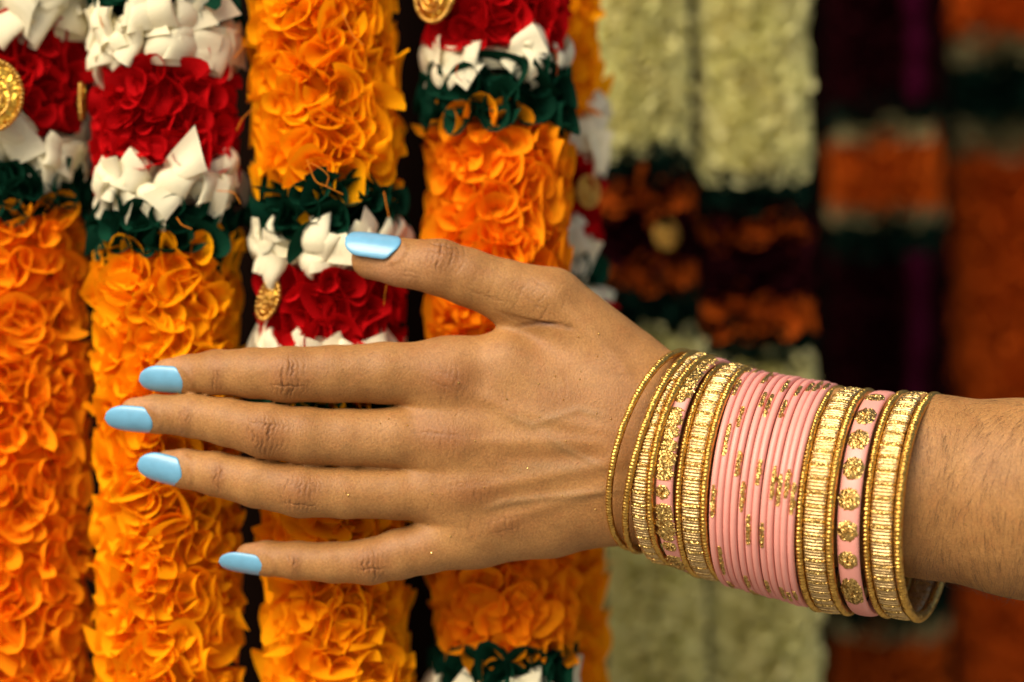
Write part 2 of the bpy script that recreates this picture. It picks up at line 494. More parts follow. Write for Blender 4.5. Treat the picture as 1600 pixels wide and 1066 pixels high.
def garland(label, group, xt, xb, z, rad, sections, pitch=37, loose=True, size=1.0, seed=0, individual=280, arc=105, funnels=0.0):
    """xt, xb: where the axis crosses the top and the bottom of the picture; rad: seen radius; sections: (y0, y1, fabric, size)"""
    r = random.Random(seed)
    kz = 1 - z / DP
    top = H(xt, 0, z); bot = H(xb, 1066, z)
    ax = (bot - top) / 1066.0                      # hand units per picture row
    al = np.linalg.norm(ax); axd = ax / al
    R = rad * kz
    base = h2w(bot + ax * 140)
    root = bpy.data.objects.new("garland", None)
    col.objects.link(root)
    root.location = base
    root.empty_display_size = 0.02
    tag(root, label, "garland", group)
    toward = np.array([0, 0, 1.0])
    side = np.cross(axd, toward); side /= np.linalg.norm(side)
    if side[0] < 0: side = -side
    toward = np.cross(side, axd); toward = toward if toward[2] > 0 else -toward
    # string through the middle
    v, q = tube(h2w(np.array([top - ax * 140, top, bot, bot + ax * 140])) - base, 6 * S, 6)
    add("string", mesh_np("string", v, q, M["red_thread"]), root)
    cand = []
    parts = []
    for (y0, y1, mat, ps, extra) in sections:
        core_r = R * (0.64 if y1 - y0 > 200 else 0.72)
        an = np.linspace(0, 2 * math.pi, 22, endpoint=False)
        ny = max(3, int((y1 - y0) / 14))
        ys = np.linspace(y0, y1, ny)
        rr = core_r * (1 + 0.05 * nrg.randn(ny, 22))
        if ny > 2: rr[0] *= 0.85; rr[-1] *= 0.85
        P = (top + ax * ys[:, None])[:, None] + rr[..., None] * (np.sin(an)[None, :, None] * side + np.cos(an)[None, :, None] * toward)
        nm = {"orange": "orange_ruffle", "tangerine": "orange_ruffle", "red": "red_ruffle", "white": "cream_ruffle", "green": "green_ruffle", "shaded_green": "green_ruffle",
              "pale": "lime_ruffle", "maroon": "maroon_ruffle", "magenta": "magenta_ruffle", "rust": "rust_ruffle", "shaded_cream": "shaded_cream_ruffle", "ember": "rust_ruffle"}[mat]
        core = add(nm, mesh_np(nm, h2w(P.reshape(-1, 3)) - base, grid_faces(ny, 22, wrap_v=True), M[mat]), root)
        parts.append((core, mat))
        pt = pitch * ps * (0.78 if mat == "white" else 0.85 if mat == "green" else 1.0 if y1 - y0 > 200 else 0.82)
        nrow = max(1, int(round((y1 - y0) * al / pt / 0.92)))
        for k in range(nrow):
            yy = y0 + (k + 0.5) * (y1 - y0) / nrow
            na = int(math.radians(2 * arc) * R / pt)
            for m_ in range(na):
                f = math.radians(-arc + 2 * arc * (m_ + (0.5 if k % 2 else 0.0) + r.uniform(-0.32, 0.32)) / na)
                y = yy + r.uniform(-0.33, 0.33) * pt / al * (1.0 if y1 - y0 > 200 else 0.5)
                out = math.sin(f) * side + math.cos(f) * toward
                tan = math.cos(f) * side - math.sin(f) * toward
                # lean
                o2 = out + r.gauss(0, 0.16) * tan + (r.gauss(0.08, 0.15) if y1 - y0 > 200 else r.gauss(0.0, 0.08)) * axd
                o2 /= np.linalg.norm(o2)
                t2 = tan - o2 * tan.dot(o2); t2 /= np.linalg.norm(t2)
                a2 = np.cross(t2, o2)
                rot = r.uniform(0, 6.283) if mat != "white" else r.uniform(-0.75, 0.75) + (math.pi if r.random() < 0.5 else 0.0)
                t3, a3 = t2 * math.cos(rot) + a2 * math.sin(rot), a2 * math.cos(rot) - t2 * math.sin(rot)
                vi = r.choice(SOFT) if mat == "white" else r.choice(CONES) if r.random() < funnels else r.choice(GATHERED)
                w = (1.15 if vi < 40 and KINDS[vi % 10] == 5 else 1.0) * pt * r.uniform(1.35, 1.95) * size * (1.24 if mat == 'white' else 1.15 if mat == 'green' else 1.0)
                rin = R * r.uniform(0.46, 0.56)
                ln = (R * r.uniform(0.81, 0.94) * (1 + extra) - rin) / 1.02
                p0 = top + ax * y + out * rin
                px, py = project(p0 + o2 * ln)
                cand.append((abs(f), px, py, core, mat, p0, t3 * w, o2 * ln, a3 * w, vi))
    seen = [c for c in cand if c[0] < math.radians(78) and -25 < c[1] < 1625 and -30 < c[2] < 1096 and not behind_hand(c[1], c[2])]
    seen.sort(key=lambda c: c[0])
    chosen = set(id(c) for c in seen[:individual])
    bags = {}
    for c in cand:
        f, px, py, core, mat, p0, t, o, a, vi = c
        # hand units -> world: (x, down, near) -> (x, -near, -down)
        W = lambda d: Vector((d[0] * S, -d[2] * S, -d[1] * S))
        mw = Matrix.Identity(4)
        tw, ow, aw = W(t), W(o), W(a)
        for q_ in range(3):
            mw[q_][0], mw[q_][1], mw[q_][2] = tw[q_], ow[q_], aw[q_]
        loc = h2w(p0) - base
        for q_ in range(3): mw[q_][3] = loc[q_]
        if id(c) in chosen:
            ob = bpy.data.objects.new("petal", petal_data(mat, vi))
            col.objects.link(ob)
            ob.parent = core
            ob.matrix_local = mw
        else:
            b = bags.setdefault(core.name, (Bag(), core, mat))[0]
            A = np.array(mw)
            b.put(PET[vi][0] @ A[:3, :3].T + A[:3, 3], PET[vi][1])
    for b, core, mat in bags.values():
        fo = add("petal_mass", b.mesh("petal_mass", M[mat]), core)
        fo["kind"] = "stuff"
    fr = dict(top=top, ax=ax, side=side, toward=toward, R=R, base=base, root=root)
    return fr


def on_garland(g, y, f, k=1.0):
    f = math.radians(f)
    return g["top"] + g["ax"] * y + g["R"] * k * (math.sin(f) * g["side"] + math.cos(f) * g["toward"])


def threads(g, specs, mat="thread"):
    """loose frayed threads: (picture points..., z)"""
    for pts, z in specs:
        P = np.array([H(x, y, z + dz) for (x, y, dz) in pts])
        n = 14
        t = np.linspace(0, len(P) - 1, n)
        Q = np.stack([np.interp(t, np.arange(len(P)), P[:, i]) for i in range(3)], -1)
        for _ in range(2): Q[1:-1] = (Q[:-2] + 2 * Q[1:-1] + Q[2:]) / 4
        v, q = tube(h2w(Q) - g["base"], 0.9 * S, 4)
        add("loose_thread", mesh_np("loose_thread", v, q, M[mat]), g["root"])


def medallion(g, y, f, rx, ry, turn=0.0, k=1.04, tilt=0.0):
    """round gold thread ornament sewn on the garland: padded disc with a beaded rim and a coiled middle"""
    c = on_garland(g, y, f, k)
    fr = math.radians(f + tilt)
    out = math.sin(fr) * g["side"] + math.cos(fr) * g["toward"]
    e1 = math.cos(fr) * g["side"] - math.sin(fr) * g["toward"]
    e2 = np.cross(e1, out)
    if e2[1] < 0: e2 = -e2
    ct, st = math.cos(turn), math.sin(turn)
    e1, e2 = e1 * ct + e2 * st, e2 * ct - e1 * st
    to = lambda a, b, h: h2w(c + np.asarray(a)[..., None] * e1 * rx + np.asarray(b)[..., None] * e2 * ry + np.asarray(h)[..., None] * out) - g["base"]
    na, nr = 40, 7
    an = np.linspace(0, 2 * math.pi, na, endpoint=False)
    rr = np.linspace(0.0, 0.98, nr)
    A, Rr = np.meshgrid(an, rr, indexing='ij')
    hh = 7 * (1 - Rr ** 2) + 1.2 * np.cos(A * 10) * Rr
    hh[:, -1] = -3
    v = to(Rr * np.cos(A), Rr * np.sin(A), hh).reshape(-1, 3)
    o = add("gold_medallion", mesh_np("gold_medallion", v, grid_faces(na, nr, wrap_u=True), M["zari"]), g["root"])
    b = Bag()
    nb = int(2 * math.pi * (rx + ry) / 2 / 6.5)
    for i in range(nb):
        t = 2 * math.pi * i / nb
        u_, w_ = np.meshgrid(np.linspace(0, 2 * math.pi, 7, endpoint=False), np.linspace(0.05, math.pi - 0.05, 5), indexing='ij')
        br = 4.2
        lx = np.cos(t) + br / rx * np.sin(w_) * np.cos(u_); ly = np.sin(t) + br / ry * np.sin(w_) * np.sin(u_)
        b.put(to(lx, ly, 4 + br * np.cos(w_)).reshape(-1, 3), grid_faces(7, 5, wrap_u=True))
    add("beaded_rim", b.mesh("beaded_rim", M["gold_bead"]), o)
    t = np.linspace(0, 5.2 * math.pi, 90)
    rs = 0.12 + 0.62 * t / t[-1]
    P = to(rs * np.cos(t), rs * np.sin(t), 9 - 5 * rs)
    v, q = tube(P, (2.4 + 0.8 * np.sin(t * 9)) * S, 6)
    add("coiled_cord", mesh_np("coiled_cord", v, q, M["gold_bead"]), o)


GN = "ribbon garlands hanging in front"
GF = "ribbon garlands hanging further back"
O = "orange"
# leftmost
g1 = garland("orange ribbon garland cut by the left edge, round gold medallion on its red band", GN, 22, 32, -215, 122,
             [(-110, 50, "white", 1.05, 0.06), (52, 212, "red", 1.2, 0.0), (220, 266, "white", 1.05, 0.04), (276, 324, "green", 1.1, 0.04), (324, 1190, "tangerine", 1.0, 0.0)], seed=11, funnels=0.6)
g2 = garland("orange ribbon garland under the three longest fingertips, red band between two cream bands above", GN, 258, 268, -168, 121,
             [(-110, 22, "green", 1.2, 0.02), (30, 100, "white", 1.1, 0.05), (112, 268, "red", 1.2, 0.0), (266, 314, "white", 1.08, 0.05), (324, 388, "green", 1.1, 0.04), (382, 1190, O, 1.0, 0.0)], seed=12, funnels=0.3)
g3 = garland("orange ribbon garland behind the thumbnail, orange at its top, then green, cream and red bands", GN, 505, 530, -172, 125,
             [(-110, 296, O, 1.0, 0.0), (300, 360, "green", 1.1, 0.04), (366, 414, "white", 1.05, 0.04), (428, 545, "red", 1.3, 0.0), (552, 575, "white", 1.05, 0.0), (572, 640, "green", 1.2, 0.0), (638, 1190, O, 1.0, 0.0)], seed=13, funnels=0.45)
g4 = garland("orange ribbon garland behind the thumb's base, with red top band and low green band", GN, 776, 788, -215, 124,
             [(-110, 78, "red", 1.25, 0.0), (84, 118, "white", 1.05, 0.04), (126, 196, "green", 1.15, 0.08), (190, 1012, "tangerine", 1.08, 0.0), (1012, 1064, "green", 1.2, 0.05), (1058, 1190, "white", 1.05, 0.0)], seed=14, funnels=0.75)
g5 = garland("narrow orange and red garland half hidden behind the garland at the thumb's base", GF, 863, 876, -420, 76,
             [(-110, 185, O, 1.0, 0.0), (182, 232, "white", 1.2, 0.03), (230, 378, "red", 1.2, 0.02), (376, 412, "white", 1.2, 0.03), (410, 438, "green", 1.1, 0.03), (436, 474, "white", 1.2, 0.05), (474, 560, "red", 1.1, 0.03), (560, 640, "green", 1.1, 0.0), (640, 1190, O, 1.0, 0.0)],
             seed=15, individual=120)
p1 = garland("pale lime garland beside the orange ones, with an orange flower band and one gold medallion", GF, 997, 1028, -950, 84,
             [(-110, 243, "pale", 0.72, 0.0), (241, 292, "shaded_green", 1.0, 0.0), (290, 300, "maroon", 1.0, 0.0), (300, 332, "rust", 1.1, 0.0), (335, 412, "maroon", 1.0, 0.0), (415, 448, "rust", 1.1, 0.0), (452, 522, "shaded_green", 1.0, 0.0), (522, 1190, "pale", 0.72, 0.0)], pitch=33, seed=16, individual=0)
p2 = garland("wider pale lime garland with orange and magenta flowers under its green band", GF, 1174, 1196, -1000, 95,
             [(-110, 280, "pale", 0.72, 0.0), (278, 337, "shaded_green", 1.0, 0.0), (335, 352, "maroon", 1.0, 0.0), (352, 378, "rust", 1.1, 0.0), (382, 470, "maroon", 1.0, 0.0), (472, 514, "rust", 1.2, 0.0), (515, 562, "shaded_green", 1.0, 0.0), (560, 1190, "pale", 0.72, 0.0)], pitch=33, seed=17, individual=0)
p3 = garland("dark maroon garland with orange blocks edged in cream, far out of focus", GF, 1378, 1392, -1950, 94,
             [(-110, 170, "maroon", 1.0, 0.0), (170, 208, "shaded_green", 1.0, 0.0), (206, 226, "shaded_cream", 1.0, 0.0), (224, 328, "rust", 1.0, 0.0), (326, 348, "shaded_cream", 1.0, 0.0), (346, 400, "shaded_green", 1.0, 0.0), (400, 900, "maroon", 1.0, 0.0), (900, 968, "shaded_green", 1.0, 0.0), (966, 986, "shaded_cream", 1.0, 0.0), (984, 1190, "rust", 1.0, 0.0)], pitch=34, seed=18, individual=0)
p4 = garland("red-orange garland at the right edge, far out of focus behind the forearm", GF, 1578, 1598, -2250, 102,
             [(-110, 70, "ember", 1.0, 0.0), (68, 96, "shaded_cream", 1.0, 0.0), (94, 202, "shaded_green", 1.0, 0.0), (200, 240, "shaded_cream", 1.0, 0.0), (238, 1190, "ember", 1.0, 0.0)], pitch=38, seed=19, individual=0)

medallion(g1, 168, 1, 48, 56, 0.1, 1.2)
medallion(g2, 160, -82, 26, 28, 0.0)
medallion(g3, 468, -46, 19, 34, 0.5, 0.94, 12)
medallion(g4, 6, -42, 42, 46, 0.1, 1.1)
medallion(g5, 305, 38, 24, 26, 0.0, 1.02)
medallion(p1, 372, 22, 25, 26, 0.0, 0.86)

for y0, y1 in ((-110, 172), (398, 905)):
    v, q = tube(h2w(np.array([on_garland(p3, y, 20 + 4 * math.sin(y / 60.0), 0.95) for y in np.linspace(y0, y1, 24)])) - p3["base"], (15 + 4 * np.sin(np.arange(24) * 1.3)) * (1 + 1950 / DP) * S, 8)
    tag(add("magenta_ribbon", mesh_np("magenta_ribbon", v, q, M["magenta"]), p3["root"]))

threads(g3, [([(480, 250, 0), (492, 285, 12), (512, 292, 14), (536, 304, 10)], -46),
             ([(486, 255, 0), (500, 262, 14), (515, 275, 12), (510, 290, 8)], -46),
             ([(600, 300, 0), (604, 322, 8), (608, 340, 8)], -80),
             ([(388, 62, 0), (372, 84, 10), (366, 92, 10)], -120),
             ([(395, 170, 0), (378, 186, 12), (370, 204, 10)], -110),
             ([(535, 20, 0), (552, 58, 12), (568, 70, 10)], -46),
             ([(604, 445, 0), (601, 462, 8), (600, 477, 8)], -60)])
threads(g2, [([(276, 340, 0), (284, 352, 10), (300, 358, 8)], -52), ([(338, 298, 0), (365, 300, 10), (376, 318, 8)], -70),
             ([(160, 10, 0), (156, 30, 8), (162, 44, 6)], -60)])
threads(g4, [([(715, 100, 0), (712, 118, 10), (722, 128, 8)], -90), ([(868, 78, 0), (872, 100, 8), (870, 118, 6)], -130)], "red_thread")


# ------------------------------------------------------------------ the hand and forearm: one continuous skin
def smin(a, b, k):
    h = np.maximum(k - np.abs(a - b), 0.0) / k
    return np.minimum(a, b) - h * h * k * 0.25


def chain_sdf(P, pts, zs=1.0, k=8.0):
    """round cones through pts = (px, py, z, radius[, zscale])"""
    d = None
    for a, b in zip(pts[:-1], pts[1:]):
        A, B = H(*a[:3]), H(*b[:3])
        ra, rb = a[3], b[3]
        za = a[4] if len(a) > 4 else zs
        zb = b[4] if len(b) > 4 else zs
        ab = B - A
        L2 = ab.dot(ab)
        t = ((P[0] - A[0]) * ab[0] + (P[1] - A[1]) * ab[1] + (P[2] - A[2]) * ab[2]) / L2
        np.clip(t, 0, 1, out=t)
        q = za + (zb - za) * t
        dx, dy, dz = P[0] - A[0] - t * ab[0], P[1] - A[1] - t * ab[1], (P[2] - A[2] - t * ab[2]) / q
        e = np.sqrt(dx * dx + dy * dy + dz * dz) - (ra + (rb - ra) * t)
        d = e if d is None else smin(d, e, k)
    return d


FING = {
    "index": [(262, 586, 3, 25.5), (292, 585, 13, 29.5), (338, 581.5, 26, 34), (395, 583, 38, 38.5), (450, 585.5, 46, 42.5), (520, 584.5, 46, 43.5), (600, 583, 42, 47), (700, 588, 28, 54)],
    "middle": [(212, 646.5, 2, 25.5), (243, 647, 10, 29.5), (300, 649.5, 23, 33.5), (355, 660, 38, 36.5), (416, 673.5, 50, 42), (478, 681, 50, 43.5), (540, 684, 46, 43.5), (620, 684, 42, 46), (715, 690, 30, 52)],
    "ring": [(264, 729, 2, 26), (290, 732.5, 9, 30.5), (337, 740.5, 22, 34), (400, 755, 38, 37.5), (470, 767, 46, 40.5), (540, 770.5, 44, 39), (620, 771, 38, 40), (725, 772, 26, 50)],
    "little": [(390, 871, -9, 23), (416, 872.5, -3, 27), (465, 876, 10, 29.5), (520, 879, 22, 31), (578, 877.5, 28, 35), (623, 866, 26, 38.5), (665, 856, 24, 40), (745, 838, 14, 44)],
    "thumb": [(580, 406, 8, 31), (625, 410, 17, 37), (687, 418, 25, 43), (730, 433, 23, 44), (790, 455, 16, 48), (860, 476, 10, 57), (965, 575, 2, 72)],
}


def build_hand():
    h = 3.6
    x0, x1, y0, y1, z0, z1 = -640, 960, -185, 445, -130, 275
    nx, ny, nz = int((x1 - x0) / h) + 1, int((y1 - y0) / h) + 1, int((z1 - z0) / h) + 1
    gx = (x0 + h * np.arange(nx)).astype(np.float32)
    gy = (y0 + h * np.arange(ny)).astype(np.float32)
    gz = (z0 + h * np.arange(nz)).astype(np.float32)
    F = np.full((nx, ny, nz), 60.0, np.float32)

    def region(xa, xb):
        i0, i1 = max(0, int((xa - 800 - 30 - x0) / h)), min(nx, int((xb - 800 + 30 - x0) / h))
        return slice(i0, i1)

    # palm, wrist and forearm
    sl = region(590, 1760)
    P = (gx[sl, None, None], gy[None, :, None], gz[None, None, :])
    B = None
    for pts, zs in (
        ([(705, 585, 22, 57), (790, 583, 22, 62), (1010, 645, 14, 66)], 0.82),
        ([(715, 690, 28, 53), (1010, 690, 22, 66)], 0.9),
        ([(725, 770, 22, 50), (1000, 745, 16, 58)], 0.9),
        ([(688, 640, 18, 42), (1000, 665, 16, 60)], 0.92),
        ([(692, 732, 18, 40), (1000, 722, 18, 60)], 0.92),
        ([(712, 802, 12, 36), (1000, 758, 12, 46)], 0.92),
        ([(745, 836, 10, 45), (860, 818, 8, 50), (970, 788, 4, 50)], 0.9),
    ):
        e = chain_sdf(P, pts, zs, 12)
        B = e if B is None else smin(B, e, 60)
    arm = chain_sdf(P, [(1000, 688, 10, 142, 0.52), (1090, 708, 14, 138, 0.6), (1180, 728, 24, 133, 0.72), (1300, 745, 42, 133, 0.8), (1450, 760, 66, 137, 0.82), (1600, 779, 92, 148, 0.82), (1790, 803, 124, 164, 0.82)], 1.0, 20)
    B = smin(B, arm, 50)
    F[sl] = np.minimum(F[sl], B)
    base = F.copy()
    for nm, pts in FING.items():
        xs = [p[0] for p in pts]
        sl = region(min(xs) - 45, max(xs) + 60)
        P = (gx[sl, None, None], gy[None, :, None], gz[None, None, :])
        e = chain_sdf(P, pts, 0.94 if nm != "thumb" else 0.88, 7).astype(np.float32)
        F[sl] = np.minimum(F[sl], smin(base[sl], e, 26 if nm != "thumb" else 32))
    # --- surface nets
    ins = F < 0
    c = [ins[:-1, :-1, :-1], ins[1:, :-1, :-1], ins[:-1, 1:, :-1], ins[1:, 1:, :-1], ins[:-1, :-1, 1:], ins[1:, :-1, 1:], ins[:-1, 1:, 1:], ins[1:, 1:, 1:]]
    anyi = np.zeros_like(c[0]); alli = np.ones_like(c[0])
    for q in c: anyi |= q; alli &= q
    mixed = anyi & ~alli
    ii, jj, kk = np.nonzero(mixed)
    idx = np.full(mixed.shape, -1, np.int32)
    idx[ii, jj, kk] = np.arange(len(ii))
    off = np.array([(0, 0, 0), (1, 0, 0), (0, 1, 0), (1, 1, 0), (0, 0, 1), (1, 0, 1), (0, 1, 1), (1, 1, 1)])
    val = np.stack([F[ii + o[0], jj + o[1], kk + o[2]] for o in off], 1)
    acc = np.zeros((len(ii), 3)); cnt = np.zeros(len(ii))
    for a, b in ((0, 1), (2, 3), (4, 5), (6, 7), (0, 2), (1, 3), (4, 6), (5, 7), (0, 4), (1, 5), (2, 6), (3, 7)):
        cr = (val[:, a] < 0) != (val[:, b] < 0)
        t = val[cr, a] / (val[cr, a] - val[cr, b])
        acc[cr] += off[a] + t[:, None] * (off[b] - off[a])
        cnt[cr] += 1
    V = np.stack([ii, jj, kk], 1) + acc / cnt[:, None]
    V = V * h + np.array([x0, y0, z0])
    quads = []
    for axis in range(3):
        A = np.take(ins, range(0, ins.shape[axis] - 1), axis); Bn = np.take(ins, range(1, ins.shape[axis]), axis)
        ch = A != Bn
        i, j, k = np.nonzero(ch)
        flip = A[i, j, k]
        o1, o2 = [(np.array(o)) for o in (((0, 1, 0), (0, 0, 1)), ((0, 0, 1), (1, 0, 0)), ((1, 0, 0), (0, 1, 0)))[axis]]
        p = np.stack([i, j, k], 1)
        ok = np.all(p - o1 - o2 >= 0, 1) & np.all(p < np.array(mixed.shape), 1)
        p, flip = p[ok], flip[ok]
        g = lambda q: idx[q[:, 0], q[:, 1], q[:, 2]]
        q4 = np.stack([g(p - o1 - o2), g(p - o2), g(p), g(p - o1)], 1)
        q4[~flip] = q4[~flip][:, ::-1]
        quads.append(q4)
    Q = np.concatenate(quads)
    Q = Q[np.all(Q >= 0, 1)]
    # Laplacian smoothing (Taubin)
    e = np.concatenate([Q[:, [0, 1]], Q[:, [1, 2]], Q[:, [2, 3]], Q[:, [3, 0]]])
    deg = np.bincount(e.ravel(), minlength=len(V)).astype(float)[:, None]
    for it in range(6):
        s_ = np.zeros_like(V)
        for d in range(3):
            s_[:, d] = np.bincount(e[:, 0], V[e[:, 1], d], len(V)) + np.bincount(e[:, 1], V[e[:, 0], d], len(V))
        V = V + (0.5 if it % 2 == 0 else -0.45) * (s_ / deg - V)
    return V, Q


hV, hQ = build_hand()
me0 = mesh_np("hand_base", hV, hQ, M["skin"])          # still in hand units
ob0 = bpy.data.objects.new("hand_base", me0)
col.objects.link(ob0)
ss = ob0.modifiers.new("s", 'SUBSURF'); ss.levels = 1
dg = bpy.context.evaluated_depsgraph_get()
ev = ob0.evaluated_get(dg)
me1 = bpy.data.meshes.new_from_object(ev)
bpy.data.objects.remove(ob0)
nv = len(me1.vertices)
co = np.empty(nv * 3, np.float32); me1.vertices.foreach_get("co", co); co = co.reshape(-1, 3).astype(float)
no = np.empty(nv * 3, np.float32); me1.vertices.foreach_get("normal", no); no = no.reshape(-1, 3).astype(float)
# orientation check: the normals must point away from the flesh
if np.mean(no[co[:, 2] > 60][:, 2]) < 0:
    me1.flip_normals(); no = -no
px, py = project(co)
front = np.clip(no[:, 2] * 1.6 + 0.25, 0, 1)
disp = np.zeros(nv); flush = np.zeros(nv); crease = np.zeros(nv); pale = np.zeros(nv); vein = np.zeros(nv)


def bump(cx, cy, rx, ry, amp, ang=0.0):
    dx, dy = px - cx, py - cy
    c, s_ = math.cos(ang), math.sin(ang)
    a, b = dx * c + dy * s_, -dx * s_ + dy * c
    return amp * np.exp(-(a / rx) ** 2 - (b / ry) ** 2) * front


def ridge(pts, w, amp):
    best = np.full(nv, 1e9); tt = np.zeros(nv)
    n = len(pts) - 1
    for i in range(n):
        a, b = np.array(pts[i], float), np.array(pts[i + 1], float)
        ab = b - a
        t = np.clip(((px - a[0]) * ab[0] + (py - a[1]) * ab[1]) / ab.dot(ab), 0, 1)
        d = np.hypot(px - a[0] - t * ab[0], py - a[1] - t * ab[1])
        m_ = d < best
        best[m_] = d[m_]; tt[m_] = ((i + t) / n)[m_]
    fade = np.clip(np.minimum(tt, 1 - tt) * 5, 0.0, 1)
    return amp * np.exp(-(best / w) ** 2) * fade * front


# knuckles of the hand back, the hollows between them, sinews and veins
for (x, y, a) in ((702, 592, 2.5), (705, 690, 3), (722, 768, 2), (752, 826, 2)):
    disp += bump(x, y, 36, 26, a)
for (x, y, a) in ((740, 640, -2), (750, 733, -2), (765, 802, -2)):
    disp += bump(x, y, 60, 17, a)
disp += ridge([(700, 600), (800, 640), (900, 665), (990, 680)], 12, 2.6)
disp += ridge([(715, 692), (820, 690), (980, 692)], 13, 3.4)
disp += ridge([(730, 768), (840, 748), (985, 718)], 11, 2.8)
disp += ridge([(755, 826), (860, 790), (990, 745)], 10, 2.0)
disp -= ridge([(760, 716), (850, 716), (960, 712)], 12, 2.2)
disp += ridge([(745, 800), (790, 785), (850, 778), (930, 770), (985, 765)], 6, 2.0)
disp += ridge([(770, 640), (830, 665), (905, 640), (960, 655)], 6, 1.4)
disp += ridge([(835, 665), (880, 700), (950, 735)], 5, 1.2)
for pl in ([(745, 800), (790, 785), (850, 778), (930, 770), (985, 765)], [(770, 640), (830, 665), (905, 640), (960, 655)], [(835, 665), (880, 700), (950, 735)], [(790, 735), (850, 728), (930, 735)]):
    vein += ridge(pl, 9, 0.28)
disp += bump(958, 712, 26, 24, 4)
disp += ridge([(860, 455), (930, 530), (1010, 610)], 13, 3.0)         # thumb sinew
disp += bump(860, 452, 34, 26, 5)
# fold where the thumb meets the index
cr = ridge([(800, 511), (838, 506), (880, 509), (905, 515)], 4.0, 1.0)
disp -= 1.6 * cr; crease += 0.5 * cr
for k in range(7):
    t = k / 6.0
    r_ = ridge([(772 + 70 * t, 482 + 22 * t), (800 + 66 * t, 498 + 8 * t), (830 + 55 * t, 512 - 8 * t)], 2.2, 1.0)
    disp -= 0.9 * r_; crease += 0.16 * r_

# creased skin over the finger joints
_w = np.random.RandomState(5)


def knuckle(cx, cy, ang, ln, hw, n, depth, flushamt, cross=3):
    global disp, flush, crease
    near = (np.abs(px - cx) < ln * 2.6) & (np.abs(py - cy) < hw * 2.2)
    x, y, f = px[near] - cx, py[near] - cy, front[near]
    c, s_ = math.cos(ang), math.sin(ang)
    a, b = x * c + y * s_, -x * s_ + y * c
    e = np.sqrt(np.maximum(0.02, 1 - (b / (hw * 1.35)) ** 2))
    env = np.exp(-(b / (hw * 0.85)) ** 4)
    dsum = np.zeros(len(a)); csum = np.zeros(len(a))
    cw = 1.3 * np.sin(b * _w.uniform(0.16, 0.24) + _w.uniform(0, 6)) + 0.7 * np.sin(b * _w.uniform(0.45, 0.6) + _w.uniform(0, 6))
    for k in range(n):
        u = (k - (n - 1) / 2) / max(1, (n - 1) / 2)
        ak = u * ln + _w.uniform(-1.2, 1.2)
        wob = cw + 0.6 * np.sin(b * _w.uniform(0.3, 0.7) + _w.uniform(0, 6))
        g = np.exp(-((a - ak * e - wob) / 1.35) ** 2)
        part = np.clip(0.65 + 0.5 * np.sin(b * _w.uniform(0.08, 0.22) + _w.uniform(0, 6)), 0.12, 1)
        st = (1.0 - 0.72 * abs(u)) * _w.uniform(0.35, 1.25)
        dsum += g * st * part; csum += g * st * part
    for k in range(cross):
        bk = _w.uniform(-0.6, 0.6) * hw
        wob = 1.0 * np.sin(a * _w.uniform(0.2, 0.4) + _w.uniform(0, 6))
        g = np.exp(-((b - bk - wob) / 1.3) ** 2) * np.exp(-(a / (ln * 0.75)) ** 4) * 0.5
        dsum += g; csum += g * 0.8
    dsum = np.minimum(dsum, 1.3)
    disp[near] -= 1.6 * depth * dsum * env * f
    # the skin between the creases is padded
    disp[near] += 1.8 * np.exp(-(a / ln) ** 2 - (b / hw) ** 2) * f
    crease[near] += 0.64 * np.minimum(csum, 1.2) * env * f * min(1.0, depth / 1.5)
    flush[near] += flushamt * np.exp(-(a / (ln * 1.15)) ** 2 - (b / (hw * 0.95)) ** 2) * f


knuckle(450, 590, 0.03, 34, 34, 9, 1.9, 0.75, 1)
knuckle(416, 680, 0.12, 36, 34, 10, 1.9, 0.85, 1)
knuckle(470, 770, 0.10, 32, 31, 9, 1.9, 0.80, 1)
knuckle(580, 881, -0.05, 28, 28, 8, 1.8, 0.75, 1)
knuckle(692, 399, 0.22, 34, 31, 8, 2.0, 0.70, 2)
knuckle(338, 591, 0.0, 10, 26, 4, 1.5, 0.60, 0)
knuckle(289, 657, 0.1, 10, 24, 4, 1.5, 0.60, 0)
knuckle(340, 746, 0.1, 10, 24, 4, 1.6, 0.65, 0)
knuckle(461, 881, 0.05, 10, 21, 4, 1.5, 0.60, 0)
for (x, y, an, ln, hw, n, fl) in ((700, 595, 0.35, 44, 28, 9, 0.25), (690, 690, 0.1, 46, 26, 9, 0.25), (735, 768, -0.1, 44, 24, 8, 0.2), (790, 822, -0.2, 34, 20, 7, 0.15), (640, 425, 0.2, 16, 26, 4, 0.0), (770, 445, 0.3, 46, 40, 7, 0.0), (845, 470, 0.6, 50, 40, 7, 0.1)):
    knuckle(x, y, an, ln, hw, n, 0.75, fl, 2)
# skin folds round the nail roots
for pl in ([(276, 566), (291, 582), (300, 598), (299, 615)], [(226, 630), (243, 645), (250, 660), (247, 677)], [(280, 704), (296, 720), (299, 742), (293, 763)], [(412, 858), (424, 872), (427, 890), (420, 902)], [(630, 372), (634, 390), (624, 406), (600, 414)]):
    r_ = ridge(pl, 4.5, 1.0)
    disp += 1.3 * r_; flush += 0.25 * r_
for (x, y, rx, ry, a) in ((700, 598, 50, 24, 0.72), (735, 575, 30, 12, 0.25), (700, 685, 54, 24, 0.62), (735, 770, 50, 20, 0.58), (790, 822, 44, 16, 0.42), (850, 718, 110, 12, 0.30),
                          (770, 626, 60, 14, 0.20), (980, 690, 26, 60, 0.25), (870, 660, 110, 60, 0.12), (840, 800, 90, 20, 0.16), (940, 700, 60, 90, 0.22), (650, 655, 70, 16, 0.10)):
    flush += bump(x, y, rx, ry, a)
